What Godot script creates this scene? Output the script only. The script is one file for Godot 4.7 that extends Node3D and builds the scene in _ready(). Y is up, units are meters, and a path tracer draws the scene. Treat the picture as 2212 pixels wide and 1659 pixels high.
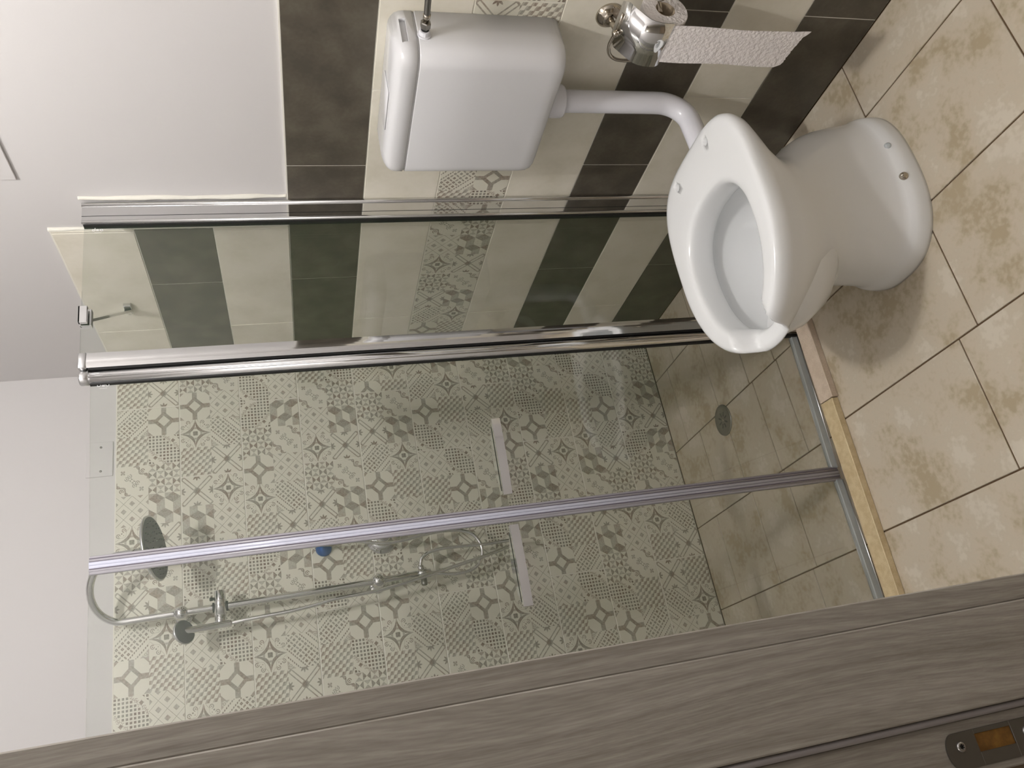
extends Node3D

const CELL := 0.104          # printed square, along the tile
const TILE_L := 0.52
const TILE_H := 0.2
const DOTS := 256            # texels per printed square

var M := {}
var taken := {}


func _ready():
	# ---------------------------------------------------------------- camera, light, exposure
	var cam := Camera3D.new()
	cam.name = "camera"
	add_child(cam)
	cam.transform = Transform3D(Basis(Vector3(-0.18464, -0.95977, 0.21155), Vector3(0.89564, -0.07569, 0.43829), Vector3(-0.40464, 0.27040, 0.87358)).orthonormalized(), Vector3(-1.428, 1.4492, 2.7518))
	cam.fov = 50.577
	cam.near = 0.02
	cam.far = 30.0
	cam.current = true
	var env := Environment.new()
	env.background_mode = Environment.BG_COLOR
	env.background_color = Color(0.02, 0.02, 0.02)
	env.tonemap_mode = Environment.TONE_MAPPER_LINEAR
	env.tonemap_exposure = 1.68
	env.sdfgi_enabled = true
	env.ssao_enabled = true
	env.ssil_enabled = true
	var we := WorldEnvironment.new()
	we.name = "world_environment"
	we.environment = env
	add_child(we)
	make_materials()
	ceiling_lamp(Vector3(-0.77, 2.98, 2.15), 1.22)
	hall_lamp(Vector3(-2.55, 2.50, 2.62), 0.16)
	# ---------------------------------------------------------------- setting, then things
	build_shell()
	build_right_wall()
	build_back_wall()
	build_floor()
	build_door_frame()
	build_screen()
	build_folding_door()
	build_toilet()
	build_cistern()
	build_flush_pipe()
	build_inlet_hose()
	build_paper()
	build_shower()
	build_small_things()


# ==================================================================== helpers
func numbered(called: String) -> String:
	var n: int = taken.get(called, 0)
	taken[called] = n + 1
	return called if n == 0 else "%s_%03d" % [called, n]


func tag(o: Node, label := "", category := "", group := "", kind := ""):
	if label: o.set_meta("label", label)
	if category: o.set_meta("category", category)
	if group: o.set_meta("group", group)
	if kind: o.set_meta("kind", kind)
	return o


func thing(called: String, label: String, category: String, at := Vector3.ZERO) -> Node3D:
	var o := Node3D.new()
	o.name = numbered(called)
	o.position = at
	add_child(o)
	tag(o, label, category)
	return o


func put(called: String, st: SurfaceTool, m: Material, parent: Node = null, flat := false) -> MeshInstance3D:
	st.generate_normals()
	var o := MeshInstance3D.new()
	o.mesh = st.commit()
	o.material_override = m
	if parent == null:
		o.name = numbered(called)
		add_child(o)
	else:
		var n := 0
		for c in parent.get_children():
			if c.get_meta("base", "") == called: n += 1
		o.name = called if n == 0 else "%s_%03d" % [called, n]
		o.set_meta("base", called)
		parent.add_child(o, true)
		if parent is Node3D: o.position = -where(parent)
	return o


func where(n: Node) -> Vector3:      # shapes are written in room coordinates; parts undo their thing's place
	var p := Vector3.ZERO
	while n is Node3D and n != self:
		p += n.position
		n = n.get_parent()
	return p


func mb(smooth := false) -> SurfaceTool:
	var st := SurfaceTool.new()
	st.begin(Mesh.PRIMITIVE_TRIANGLES)
	st.set_smooth_group(0 if smooth else -1)
	return st


func face(st: SurfaceTool, p: Array, n: Vector3, uv: Array = []):
	# a convex polygon whose outside is towards n
	var nn: Vector3 = (p[1] - p[0]).cross(p[2] - p[0])
	if p.size() > 3: nn += (p[2] - p[0]).cross(p[3] - p[0])
	var flip := nn.dot(n) > 0.0
	for i in range(1, p.size() - 1):
		var idx = [0, i + 1, i] if flip else [0, i, i + 1]
		for k in idx:
			if uv.size(): st.set_uv(uv[k])
			st.add_vertex(p[k])


func add_box(st: SurfaceTool, lo: Vector3, hi: Vector3, b := 0.0, xf := Transform3D()):
	# a box between two corners, its edges chamfered by b
	var c := (lo + hi) / 2.0
	var h := (hi - lo).abs() / 2.0
	b = minf(b, minf(h.x, minf(h.y, h.z)) * 0.9)
	var ax := [Vector3.RIGHT, Vector3.UP, Vector3.BACK]
	for a in 3:
		var u: int = (a + 1) % 3
		var v: int = (a + 2) % 3
		for s in [-1.0, 1.0]:
			var n: Vector3 = ax[a] * s
			var q := []
			for e in [[-1, -1], [1, -1], [1, 1], [-1, 1]]:
				q.append(xf * (c + n * h[a] + ax[u] * (h[u] - b) * e[0] + ax[v] * (h[v] - b) * e[1]))
			face(st, q, xf.basis * n)
			if b > 0.0:
				for t in [-1.0, 1.0]:
					var m: Vector3 = ax[u] * t
					var e0: Vector3 = c + n * h[a] + m * (h[u] - b)
					var e1: Vector3 = c + n * (h[a] - b) + m * h[u]
					var w: Vector3 = ax[v] * (h[v] - b)
					face(st, [xf * (e0 - w), xf * (e0 + w), xf * (e1 + w), xf * (e1 - w)], xf.basis * (n + m))
					if a == 0:
						for r in [-1.0, 1.0]:
							var k: Vector3 = ax[v] * r
							face(st, [xf * (c + n * h[a] + m * (h[u] - b) + k * (h[v] - b)), xf * (c + n * (h[a] - b) + m * h[u] + k * (h[v] - b)), xf * (c + n * (h[a] - b) + m * (h[u] - b) + k * h[v])], xf.basis * (n + m + k))


func ring_pts(c: Vector3, x: Vector3, y: Vector3, r: float, segs: int) -> PackedVector3Array:
	var out := PackedVector3Array()
	for i in segs:
		var a := TAU * i / segs
		out.append(c + x * cos(a) * r + y * sin(a) * r)
	return out


func add_rings(st: SurfaceTool, rings: Array, cap0 := true, cap1 := true):
	# closed rings of equal count, joined into a skin; the outside is decided per quad from the ring centre
	var n: int = rings[0].size()
	var mid := []
	for r in rings:
		var c := Vector3.ZERO
		for p in r: c += p
		mid.append(c / n)
	# one test for the whole skin keeps folds consistent
	var vol := 0.0
	var ref: Vector3 = mid[0]
	for k in rings.size() - 1:
		for i in n:
			var j := (i + 1) % n
			vol += (rings[k][i] - ref).dot((rings[k][j] - ref).cross(rings[k + 1][j] - ref)) + (rings[k][i] - ref).dot((rings[k + 1][j] - ref).cross(rings[k + 1][i] - ref))
	for i in n:
		var j := (i + 1) % n
		vol += (mid[0] - ref).dot((rings[0][j] - ref).cross(rings[0][i] - ref)) + (mid[-1] - ref).dot((rings[-1][i] - ref).cross(rings[-1][j] - ref))
	var ccw := vol > 0.0
	for k in rings.size() - 1:
		for i in n:
			var j := (i + 1) % n
			var a: Vector3 = rings[k][i]
			var b: Vector3 = rings[k][j]
			var c: Vector3 = rings[k + 1][j]
			var d: Vector3 = rings[k + 1][i]
			for t in ([[a, c, b], [a, d, c]] if ccw else [[a, b, c], [a, c, d]]):
				for p in t: st.add_vertex(p)
	for e in [0, 1]:
		if (e == 0 and not cap0) or (e == 1 and not cap1): continue
		var r = rings[0] if e == 0 else rings[-1]
		var m: Vector3 = mid[0] if e == 0 else mid[-1]
		for i in n:
			var j := (i + 1) % n
			var t: Array = [m, r[j], r[i]] if e == 0 else [m, r[i], r[j]]
			if ccw: t = [t[0], t[2], t[1]]
			for p in t: st.add_vertex(p)


func add_tube(st: SurfaceTool, pts: Array, r: float, segs := 14, rib := 0.0, pitch := 0.0):
	# a tube along a line; with rib and pitch its radius ripples as a wound hose's does
	var line := pts
	if pitch > 0.0:
		line = []
		var d := 0.0
		for i in pts.size() - 1:
			var a: Vector3 = pts[i]
			var b: Vector3 = pts[i + 1]
			var l := a.distance_to(b)
			while d < l:
				line.append(a.lerp(b, d / l))
				d += pitch / 2.0
			d -= l
	var rings := []
	var t0: Vector3 = (line[1] - line[0]).normalized()
	var x := t0.cross(Vector3.UP if absf(t0.y) < 0.9 else Vector3.RIGHT).normalized()
	for i in line.size():
		var t: Vector3 = (line[mini(i + 1, line.size() - 1)] - line[maxi(i - 1, 0)]).normalized()
		x = (x - t * x.dot(t)).normalized()
		var rr := r - (rib if i % 2 else 0.0)
		rings.append(ring_pts(line[i], x, t.cross(x), rr, segs))
	add_rings(st, rings)


func add_lathe(st: SurfaceTool, at: Vector3, axis: Vector3, prof: Array, segs := 32):
	# prof: [distance along the axis, radius]
	var z := axis.normalized()
	var x := z.cross(Vector3.UP if absf(z.y) < 0.9 else Vector3.RIGHT).normalized()
	var rings := []
	for p in prof:
		rings.append(ring_pts(at + z * p[0], x, z.cross(x), maxf(p[1], 0.0002), segs))
	add_rings(st, rings)


func smooth_line(pts: Array, steps := 8) -> Array:
	var out := []
	for i in pts.size() - 1:
		var a: Vector3 = pts[maxi(i - 1, 0)]
		var b: Vector3 = pts[i]
		var c: Vector3 = pts[i + 1]
		var d: Vector3 = pts[mini(i + 2, pts.size() - 1)]
		for s in steps:
			out.append(b.cubic_interpolate(c, a, d, float(s) / steps))
	out.append(pts[-1])
	return out


func add_extrude(st: SurfaceTool, poly: Array, a: Vector3, b: Vector3):
	# poly: points around a; swept by b - a, capped with fans
	var r0 := PackedVector3Array()
	var r1 := PackedVector3Array()
	for p in poly:
		r0.append(a + p)
		r1.append(b + p)
	add_rings(st, [r0, r1])


# ==================================================================== materials
func mat(color: Color, rough := 0.5, metal := 0.0) -> StandardMaterial3D:
	var m := StandardMaterial3D.new()
	m.albedo_color = color
	m.roughness = rough
	m.metallic = metal
	return m


func noise(seed_: int, freq: float, octaves := 4) -> FastNoiseLite:
	var n := FastNoiseLite.new()
	n.seed = seed_
	n.noise_type = FastNoiseLite.TYPE_SIMPLEX_SMOOTH
	n.frequency = freq
	n.fractal_octaves = octaves
	return n


func mottled(seed_: int, size: int, freq: float, stops: Array, fine := 0.25) -> ImageTexture:
	# a seamless cloudy texture: stops are colours from low to high
	var a := noise(seed_, freq, 5).get_seamless_image(size, size)
	var b := noise(seed_ + 7, freq * 9.0, 3).get_seamless_image(size, size)
	var im := Image.create(size, size, false, Image.FORMAT_RGB8)
	for y in size:
		for x in size:
			var v := clampf((a.get_pixel(x, y).r - 0.5) * 1.5 + 0.5 + (b.get_pixel(x, y).r - 0.5) * fine, 0.0, 0.999) * (stops.size() - 1)
			var i := int(v)
			im.set_pixel(x, y, stops[i].lerp(stops[i + 1], v - i))
	return ImageTexture.create_from_image(im)


func triplanar(tex: Texture2D, scale: float, rough: float) -> StandardMaterial3D:
	var m := mat(Color.WHITE, rough)
	m.albedo_texture = tex
	m.uv1_triplanar = true
	m.uv1_world_triplanar = true
	m.uv1_scale = Vector3.ONE * scale
	return m


func make_materials():
	M.paint = mat(Color(0.80, 0.79, 0.785), 0.7)
	M.grout_white = mat(Color(0.87, 0.86, 0.82), 0.85)
	M.grout_brown = mat(Color(0.36, 0.28, 0.19), 0.9)
	M.cream = triplanar(mottled(3, 512, 0.008, [Color(0.835, 0.815, 0.75), Color(0.865, 0.845, 0.785), Color(0.885, 0.865, 0.81)], 0.35), 1.3, 0.34)
	M.dark = triplanar(mottled(11, 512, 0.010, [Color(0.285, 0.265, 0.23), Color(0.325, 0.30, 0.26), Color(0.365, 0.345, 0.30)], 0.45), 1.6, 0.36)
	M.floor_tile = triplanar(mottled(23, 1024, 0.006, [Color(0.655, 0.60, 0.50), Color(0.715, 0.67, 0.585), Color(0.75, 0.705, 0.63), Color(0.74, 0.70, 0.625), Color(0.785, 0.75, 0.685)], 0.55), 0.85, 0.42)
	M.stone_pink = triplanar(mottled(31, 256, 0.02, [Color(0.75, 0.68, 0.60), Color(0.81, 0.745, 0.67)], 1.2), 4.0, 0.4)
	M.stone_yellow = triplanar(mottled(37, 256, 0.03, [Color(0.73, 0.65, 0.50), Color(0.80, 0.73, 0.585)], 1.4), 5.0, 0.4)
	M.print = mat(Color.WHITE, 0.36)
	M.print.albedo_texture = print_atlas()
	M.wood = mat(Color.WHITE, 0.55)
	M.wood.albedo_texture = wood_grain()
	M.chrome = mat(Color(0.86, 0.86, 0.86), 0.07, 1.0)
	M.satin = mat(Color(0.80, 0.80, 0.80), 0.28, 1.0)
	M.nickel = mat(Color(0.72, 0.69, 0.64), 0.10, 1.0)
	M.steel = mat(Color(0.55, 0.54, 0.52), 0.32, 1.0)
	M.zinc = mat(Color(0.50, 0.49, 0.47), 0.42, 0.9)
	M.ceramic = mat(Color(0.90, 0.905, 0.905), 0.17)
	M.plastic_white = mat(Color(0.825, 0.825, 0.83), 0.2)
	M.pvc = mat(Color(0.86, 0.86, 0.88), 0.25)
	M.rubber = mat(Color(0.045, 0.045, 0.045), 0.6)
	M.nozzle = mat(Color(0.30, 0.30, 0.31), 0.5)
	M.nozzle_dark = mat(Color(0.12, 0.12, 0.13), 0.5)
	M.blue = mat(Color(0.02, 0.32, 0.62), 0.22, 0.55)
	M.seal = mat(Color(0.60, 0.59, 0.61), 0.28)
	M.seal_light = mat(Color(0.74, 0.745, 0.80), 0.14)
	M.seal_dark = mat(Color(0.36, 0.33, 0.38), 0.4)
	M.glass = mat(Color(0.24, 0.36, 0.21, 0.09), 0.0)
	M.glass.transparency = BaseMaterial3D.TRANSPARENCY_ALPHA
	M.clear_seal = mat(Color(0.70, 0.73, 0.74, 0.45), 0.12)
	M.clear_seal.transparency = BaseMaterial3D.TRANSPARENCY_ALPHA
	M.water = mat(Color(0.80, 0.88, 0.90, 0.10), 0.0)
	M.water.transparency = BaseMaterial3D.TRANSPARENCY_ALPHA
	M.frit = mat(Color(0.95, 0.95, 0.95), 0.5)
	M.gasket = mat(Color(0.60, 0.58, 0.58), 0.45)
	M.raw_wood = triplanar(mottled(41, 128, 0.03, [Color(0.45, 0.31, 0.12), Color(0.60, 0.44, 0.19)], 0.5), 8.0, 0.8)
	M.paper = mat(Color(0.90, 0.88, 0.875), 0.9)
	var pn := NoiseTexture2D.new()
	pn.width = 256
	pn.height = 256
	pn.seamless = true
	pn.as_normal_map = true
	pn.bump_strength = 5.0
	pn.noise = noise(51, 0.035, 3)
	M.paper.normal_enabled = true
	M.paper.normal_texture = pn
	M.paper.normal_scale = 0.8
	M.paper.uv1_triplanar = true
	M.paper.uv1_scale = Vector3.ONE * 9.0
	M.card = mat(Color(0.62, 0.56, 0.48), 0.8)
	M.bulb = mat(Color(1, 0.97, 0.9), 0.4)
	M.bulb.emission_enabled = true
	M.bulb.emission = Color(1.0, 0.92, 0.80)
	M.bulb.emission_energy_multiplier = 3.0
	M.hall = mat(Color(0.80, 0.78, 0.74), 0.8)
	M.hall_floor = mat(Color(0.55, 0.48, 0.40), 0.5)
	M.stain = mat(Color(0.80, 0.79, 0.69), 0.8)


func wood_grain() -> ImageTexture:
	# long grain along v, with waves that wander as a cathedral figure does
	var w := 512
	var h := 1024
	var warp := noise(61, 0.0030, 2)
	var streak := noise(62, 0.03, 3)
	var pore := noise(63, 0.12, 3)
	var im := Image.create(w, h, false, Image.FORMAT_RGB8)
	for y in h:
		for x in w:
			var bend := warp.get_noise_2d(x * 0.8, y * 0.55) * 75.0
			var a := streak.get_noise_2d((x + bend) * 1.6, y * 0.10)
			var ring := sin((x + bend) * 0.30 + warp.get_noise_2d(x, y * 0.3 + 900.0) * 6.0)
			var p := pore.get_noise_2d((x + bend) * 2.4, y * 0.42)
			var v := clampf(0.55 + a * 0.34 + ring * 0.07 + p * 0.34, 0.0, 1.0)
			im.set_pixel(x, y, Color(0.50, 0.475, 0.44).lerp(Color(0.70, 0.68, 0.645), v))
	return ImageTexture.create_from_image(im)


# ==================================================================== the printed tiles
# ten designs; x runs down the wall, y runs along the tile (away from its start)
const DESIGNS := "CLXOFDMTRS"
const PRINTS := {"P": ["RCSDF", "OMTLX"], "Q": ["TXROM", "SLFCD"], "W": ["MTOFC", "LSDRX"]}


func print_atlas() -> ImageTexture:
	var im := Image.create(DOTS * 5, DOTS * 2, false, Image.FORMAT_RGB8)
	var cloud := noise(71, 0.006, 3)
	var grain := noise(72, 0.05, 3)
	var base := Color(0.845, 0.835, 0.775)
	var grey := Color(0.315, 0.295, 0.255)
	var brown := Color(0.37, 0.29, 0.235)
	for k in 10:
		var ox := (k % 5) * DOTS
		var oy := (k / 5) * DOTS
		for y in DOTS:
			for x in DOTS:
				var t := tone(DESIGNS[k], (x + 0.5) / DOTS, (y + 0.5) / DOTS)
				var n := cloud.get_noise_2d(ox + x, oy + y)
				var g := grain.get_noise_2d(ox + x, oy + y)
				var ink := grey.lerp(brown, clampf(n * 1.6 + 0.35, 0.0, 1.0))
				im.set_pixel(ox + x, oy + y, base.lerp(ink, clampf(t * (1.0 + g * 0.35) * (0.92 + n * 0.25), 0.0, 1.0)))
	return ImageTexture.create_from_image(im)


func near_line(d: float, w: float) -> float:      # 1 inside |d| < w, with a soft edge of about a texel
	return clampf((w - absf(d)) / 0.006 + 0.5, 0.0, 1.0)


func spiral(x: float, y: float, r: float) -> bool:
	var l := sqrt(x * x + y * y)
	return (absf(l - r) < r * 0.2 and not (x > 0.0 and y > 0.0 and y < x)) or l < r * 0.36


func tone(d: String, u: float, v: float) -> float:
	var x := u - 0.5
	var y := v - 0.5
	match d:
		"C":      # small tumbling blocks
			var r := floori(v * 9.0)
			var fy := v * 9.0 - r
			var q := u * 9.0 + fy * 0.45 + 0.15 * r
			var c := floori(q)
			var fx := q - c
			if (c + r) % 2 == 0: return 0.02 if fx > 0.08 else 0.38
			if fx < 0.62: return 0.52 if (c * 3 + r) % 4 else 0.62
			return 0.34
		"L":      # large tumbling blocks
			for r in range(-2, 3):
				var top := r * 0.5
				var lx := fposmod(u - (0.25 if r % 2 else 0.0), 0.5)
				var ly := v - top
				var dd := 0.17
				var k := absf(lx - 0.25) / 0.25
				if k + absf(ly - dd) / dd <= 1.0: return 0.58
				var y0 := dd + (1.0 - k) * dd
				if ly >= y0 and ly < y0 + 0.33:
					return 0.03 if lx < 0.25 else 0.36
			return 0.4
		"X":      # crossed bands and eight-pointed stars
			var a := (x + y) * 0.70711
			var b := (x - y) * 0.70711
			for e in [[0.5, 0.0], [-0.5, 0.0], [0.0, 0.5], [0.0, -0.5]]:
				var sx: float = x - e[0]
				var sy: float = y - e[1]
				var l := sqrt(sx * sx + sy * sy)
				if l < 0.17:
					var w := fposmod(atan2(sy, sx) / (TAU / 8.0), 1.0)
					if l < lerpf(0.165, 0.075, 1.0 - absf(w - 0.5) * 2.0): return 0.62
			if absf(a) < 0.072 and absf(b) < 0.072: return 0.66
			for p in [[a, b], [b, a]]:
				if absf(p[0]) < 0.072 and absf(p[1]) < 0.66:
					if absf(p[0]) < 0.036 and absf(p[1]) > 0.11 and absf(p[1]) < 0.60: return 0.03
					return 0.47
			return 0.03
		"O":      # octagons round a diamond
			var s := absf(x) + absf(y)
			if s < 0.19: return 0.06
			if s < 0.345: return 0.5 if (x > 0.0) == (y > 0.0) else 0.58
			if absf(x) < 0.078 or absf(y) < 0.078: return 0.5
			if s > 0.84: return 0.42
			return 0.03
		"F":      # four-pointed flower with scrolled corners
			var ax := absf(x)
			var ay := absf(y)
			var cx := 0.5 - ax
			var cy := 0.5 - ay
			var l := sqrt(cx * cx + cy * cy)
			var th := sin(2.0 * atan2(cy, cx))
			var t := 0.0
			if l > 0.49 - 0.02 * th and l < 0.496 + 0.07 * th * th: t = 0.62
			if maxf(ax, ay) < 0.075 and ax * ay < 0.0045: t = 0.75
			t = maxf(t, 0.5 * near_line(maxf(ax, ay) - 0.165, 0.007))
			for p in [[ax, ay], [ay, ax]]:
				if p[0] > 0.175 and p[0] < 0.235 and p[1] < (0.235 - p[0]) * 0.75: t = 0.45
			var sc := absf(l - (0.40 + 0.03 * cos(atan2(cy, cx) * 8.0)))
			t = maxf(t, 0.35 * near_line(sc, 0.006))
			if spiral(cx - 0.10, cy - 0.27, 0.055) or spiral(cy - 0.10, cx - 0.27, 0.055): t = 0.6
			if Vector2(cx - 0.20, cy - 0.20).length() < 0.022 or Vector2(cx - 0.26, cy - 0.26).length() < 0.013: t = 0.7
			return maxf(t, 0.03)
		"D":      # lattice of diamonds
			var p := fposmod(u + v, 0.5)
			var q := fposmod(u - v, 0.5)
			if absf(p - 0.25) < 0.092 and absf(q - 0.25) < 0.092: return 0.42
			var t := maxf(near_line(minf(p, 0.5 - p), 0.008), near_line(minf(q, 0.5 - q), 0.008)) * 0.62
			return maxf(t, 0.03)
		"M":      # a band of mesh between lace corners
			var g := absf(x - y)
			if g < 0.40 or (g > 0.78 and absf(x) > 0.3):
				var fx := fposmod(u * 9.0, 1.0)
				var fy := fposmod(v * 9.0, 1.0)
				return 0.78 if fx > 0.2 and fx < 0.8 and fy > 0.2 and fy < 0.8 else 0.03
			var along := x + y
			var t := 0.45 * near_line(g - 0.46 - 0.035 * sin(along * 22.0), 0.012)
			var sx := absf(x) - 0.28
			var sy := absf(y) - 0.28
			if absf(sx) < 0.07 and absf(sy) < 0.07 and absf(sx * sy) < 0.0007 + 0.002 * float(absf(sx) < 0.04 and absf(sy) < 0.04): t = 0.65
			for c in [[0.14, 0.36], [0.36, 0.14], [0.02, 0.44], [0.44, 0.02]]:
				if spiral(absf(x) - c[0], absf(y) - c[1], 0.05): t = 0.42
			return maxf(t, 0.03)
		"T":      # hourglass triangles
			var i := floori(u * 4.0)
			var j := floori(v * 4.0)
			var fx := u * 4.0 - i - 0.5
			var fy := v * 4.0 - j - 0.5
			if (i + j) % 2: return 0.62 if absf(fx) > absf(fy) else 0.04
			return 0.38 if absf(fy) > absf(fx) else 0.05
		"R":      # a slanting band of chain mail edged with rope
			var q := x + y
			var p := x - y
			var g := absf(q)
			if g < 0.33:
				var a := p * 6.0
				var b := q * 6.0
				var i := floori(a)
				var j := floori(b)
				var fx := a - i - 0.5
				var fy := b - j - 0.5
				if (i + j) % 2 == 0:
					return 0.72 if absf(fx) < 0.3 and absf(fy) < 0.3 and fx * fx + fy * fy > 0.006 else 0.04
				var e := fx * fx / 0.21 + fy * fy / 0.05 if i % 2 else fx * fx / 0.05 + fy * fy / 0.21
				return 0.52 if e < 1.0 else 0.04
			if absf(g - 0.40) < 0.027: return 0.7 if fposmod(p * 9.0 + q * 6.0, 1.0) < 0.62 else 0.04
			if absf(g - 0.62) < 0.027: return 0.72 if fposmod(p * 9.0 + q * 6.0, 1.0) < 0.62 else 0.04
			if g > 0.74: return 0.34 if not spiral(absf(x) - 0.40, absf(y) - 0.40, 0.06) else 0.1
			return 0.03
		"S":      # scrollwork
			var g := absf(x - y)
			var along := x + y
			var t := 0.03
			for c in [[-0.16, 0.065], [0.16, 0.065], [-0.16, -0.065], [0.16, -0.065]]:
				var dx: float = along * 0.70711 - c[0] * 1.05
				var dy: float = (x - y) * 0.70711 - c[1]
				if spiral(dx * signf(c[0]), dy * signf(c[1]), 0.058): t = 0.56
			for c in [[0.0, 0.045], [0.0, -0.045]]:
				var dx: float = absf(along * 0.70711) - 0.05
				var dy: float = (x - y) * 0.70711 - c[1]
				if dx * dx + dy * dy < 0.0011 and dx * dx + (dy - c[1] * 0.5) * (dy - c[1] * 0.5) > 0.0005: t = 0.58
			var ex := absf(along * 0.70711) - 0.40
			var ey := (x - y) * 0.70711
			var l := sqrt(ex * ex + ey * ey)
			if l < 0.03 + 0.055 * absf(cos(2.0 * atan2(ey, ex))) and absf(cos(2.0 * atan2(ey, ex))) > 0.35: t = 0.5
			# the two corner ornaments
			if g > 0.34:
				var s := along * 0.70711
				var h := (g - 0.52) * 0.70711
				var lobe := 0.055 * cos(s * 17.0) - 0.02
				if absf(s) < 0.30:
					t = maxf(t, 0.85 * near_line(h + lobe + 0.015, 0.009))
					t = maxf(t, 0.62 * near_line(h + lobe - 0.02, 0.012))
					if spiral(s, h - 0.09, 0.055): t = 0.72
					if spiral(absf(s) - 0.17, h - 0.06, 0.04): t = 0.7
			return t
	return 0.0


func printed_tile(parent: Node, O: Vector3, S: Vector3, T: Vector3, N: Vector3, which: String, turned: bool, s0: float, s1: float, hh := TILE_H, depth := 0.009):
	# a ceramic tile of 2 x 5 printed squares, its front on the plane through O; s0..s1 is the length that is kept
	if s1 - s0 < 0.006: return
	var st := mb()
	var gap := 0.0011
	var a := s0 + gap
	var b := s1 - gap
	var t0 := gap
	var t1 := hh - gap
	var e := 0.0012
	var rows: Array = PRINTS[which]
	for c in 2:
		for i in 5:
			var u0 := maxf(i * CELL, a + e)
			var u1 := minf((i + 1) * CELL, b - e)
			if u1 <= u0: continue
			var v0 := maxf(c * 0.1, t0 + e)
			var v1 := minf((c + 1) * 0.1, t1 - e)
			var d: String = rows[1 - c][4 - i] if turned else rows[c][i]
			var k := DESIGNS.find(d)
			var flip := which == "W" and d in "MRL"
			var p := []
			var uv := []
			for q in [[u0, v0], [u1, v0], [u1, v1], [u0, v1]]:
				p.append(O + S * q[0] + T * q[1])
				var fx: float = (q[1] - c * 0.1) / 0.1
				var fy: float = (q[0] - i * CELL) / CELL
				if turned:
					fx = 1.0 - fx
					fy = 1.0 - fy
				if flip: fx = 1.0 - fx
				uv.append(Vector2((k % 5 + clampf(fx, 0.004, 0.996)) / 5.0, (k / 5 + clampf(fy, 0.004, 0.996)) / 2.0))
			face(st, p, N, uv)
	# chamfer and sides carry the tile's plain ground
	var ground := Vector2((3.0 + 0.25) / 5.0, 0.13)
	var outer := [[a, t0], [b, t0], [b, t1], [a, t1]]
	var inner := [[a + e, t0 + e], [b - e, t0 + e], [b - e, t1 - e], [a + e, t1 - e]]
	var ns := [-T, S, T, -S]
	for k in 4:
		var j := (k + 1) % 4
		var o0: Vector3 = O + S * outer[k][0] + T * outer[k][1]
		var o1: Vector3 = O + S * outer[j][0] + T * outer[j][1]
		var i0: Vector3 = O + S * inner[k][0] + T * inner[k][1]
		var i1: Vector3 = O + S * inner[j][0] + T * inner[j][1]
		var g4 := [ground, ground, ground, ground]
		face(st, [i0, i1, o1 - N * e * 0.5, o0 - N * e * 0.5], N + ns[k], g4)
		face(st, [o0 - N * e * 0.5, o1 - N * e * 0.5, o1 - N * depth, o0 - N * depth], ns[k], g4)
	put("tile", st, M.print, parent)


func plain_tile(parent: Node, lo: Vector3, hi: Vector3, m: Material, called := "tile"):
	var st := mb()
	add_box(st, lo, hi, 0.0012)
	put(called, st, m, parent)


# ==================================================================== room
func slab(called: String, lo: Vector3, hi: Vector3, m: Material, parent: Node = null) -> MeshInstance3D:
	var st := mb()
	add_box(st, lo, hi)
	var o := put(called, st, m, parent)
	if parent == null: tag(o, "", "", "", "structure")
	return o


func build_shell():
	slab("ceiling", Vector3(-2.95, 3.0, -0.15), Vector3(0.15, 3.15, 4.15), M.paint)
	slab("wall_front", Vector3(-1.5, 0, 3.35), Vector3(0.15, 3.0, 3.5), M.paint)
	# the wall with the doorway, in the two pieces beside it and the lintel above
	var w := slab("wall_left", Vector3(-1.472, 0, -0.12), Vector3(-1.376, 3.0, 2.058), M.paint)
	slab("wall_piece", Vector3(-1.472, 0, 2.96), Vector3(-1.376, 3.0, 3.35), M.paint, w)
	slab("lintel", Vector3(-1.472, 2.14, 2.058), Vector3(-1.376, 3.0, 2.96), M.paint, w)
	# the hall the photographer stands in
	slab("wall_hall_side", Vector3(-2.95, 0, 0.85), Vector3(-2.8, 3.0, 4.15), M.hall)
	slab("wall_hall_front", Vector3(-2.8, 0, 4.0), Vector3(-1.5, 3.0, 4.15), M.hall)
	slab("wall_hall_back", Vector3(-2.8, 0, 0.85), Vector3(-1.53, 3.0, 1.0), M.hall)
	slab("wall_hall_return", Vector3(-1.5, 0, 3.5), Vector3(-1.376, 3.0, 4.0), M.hall)


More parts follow.
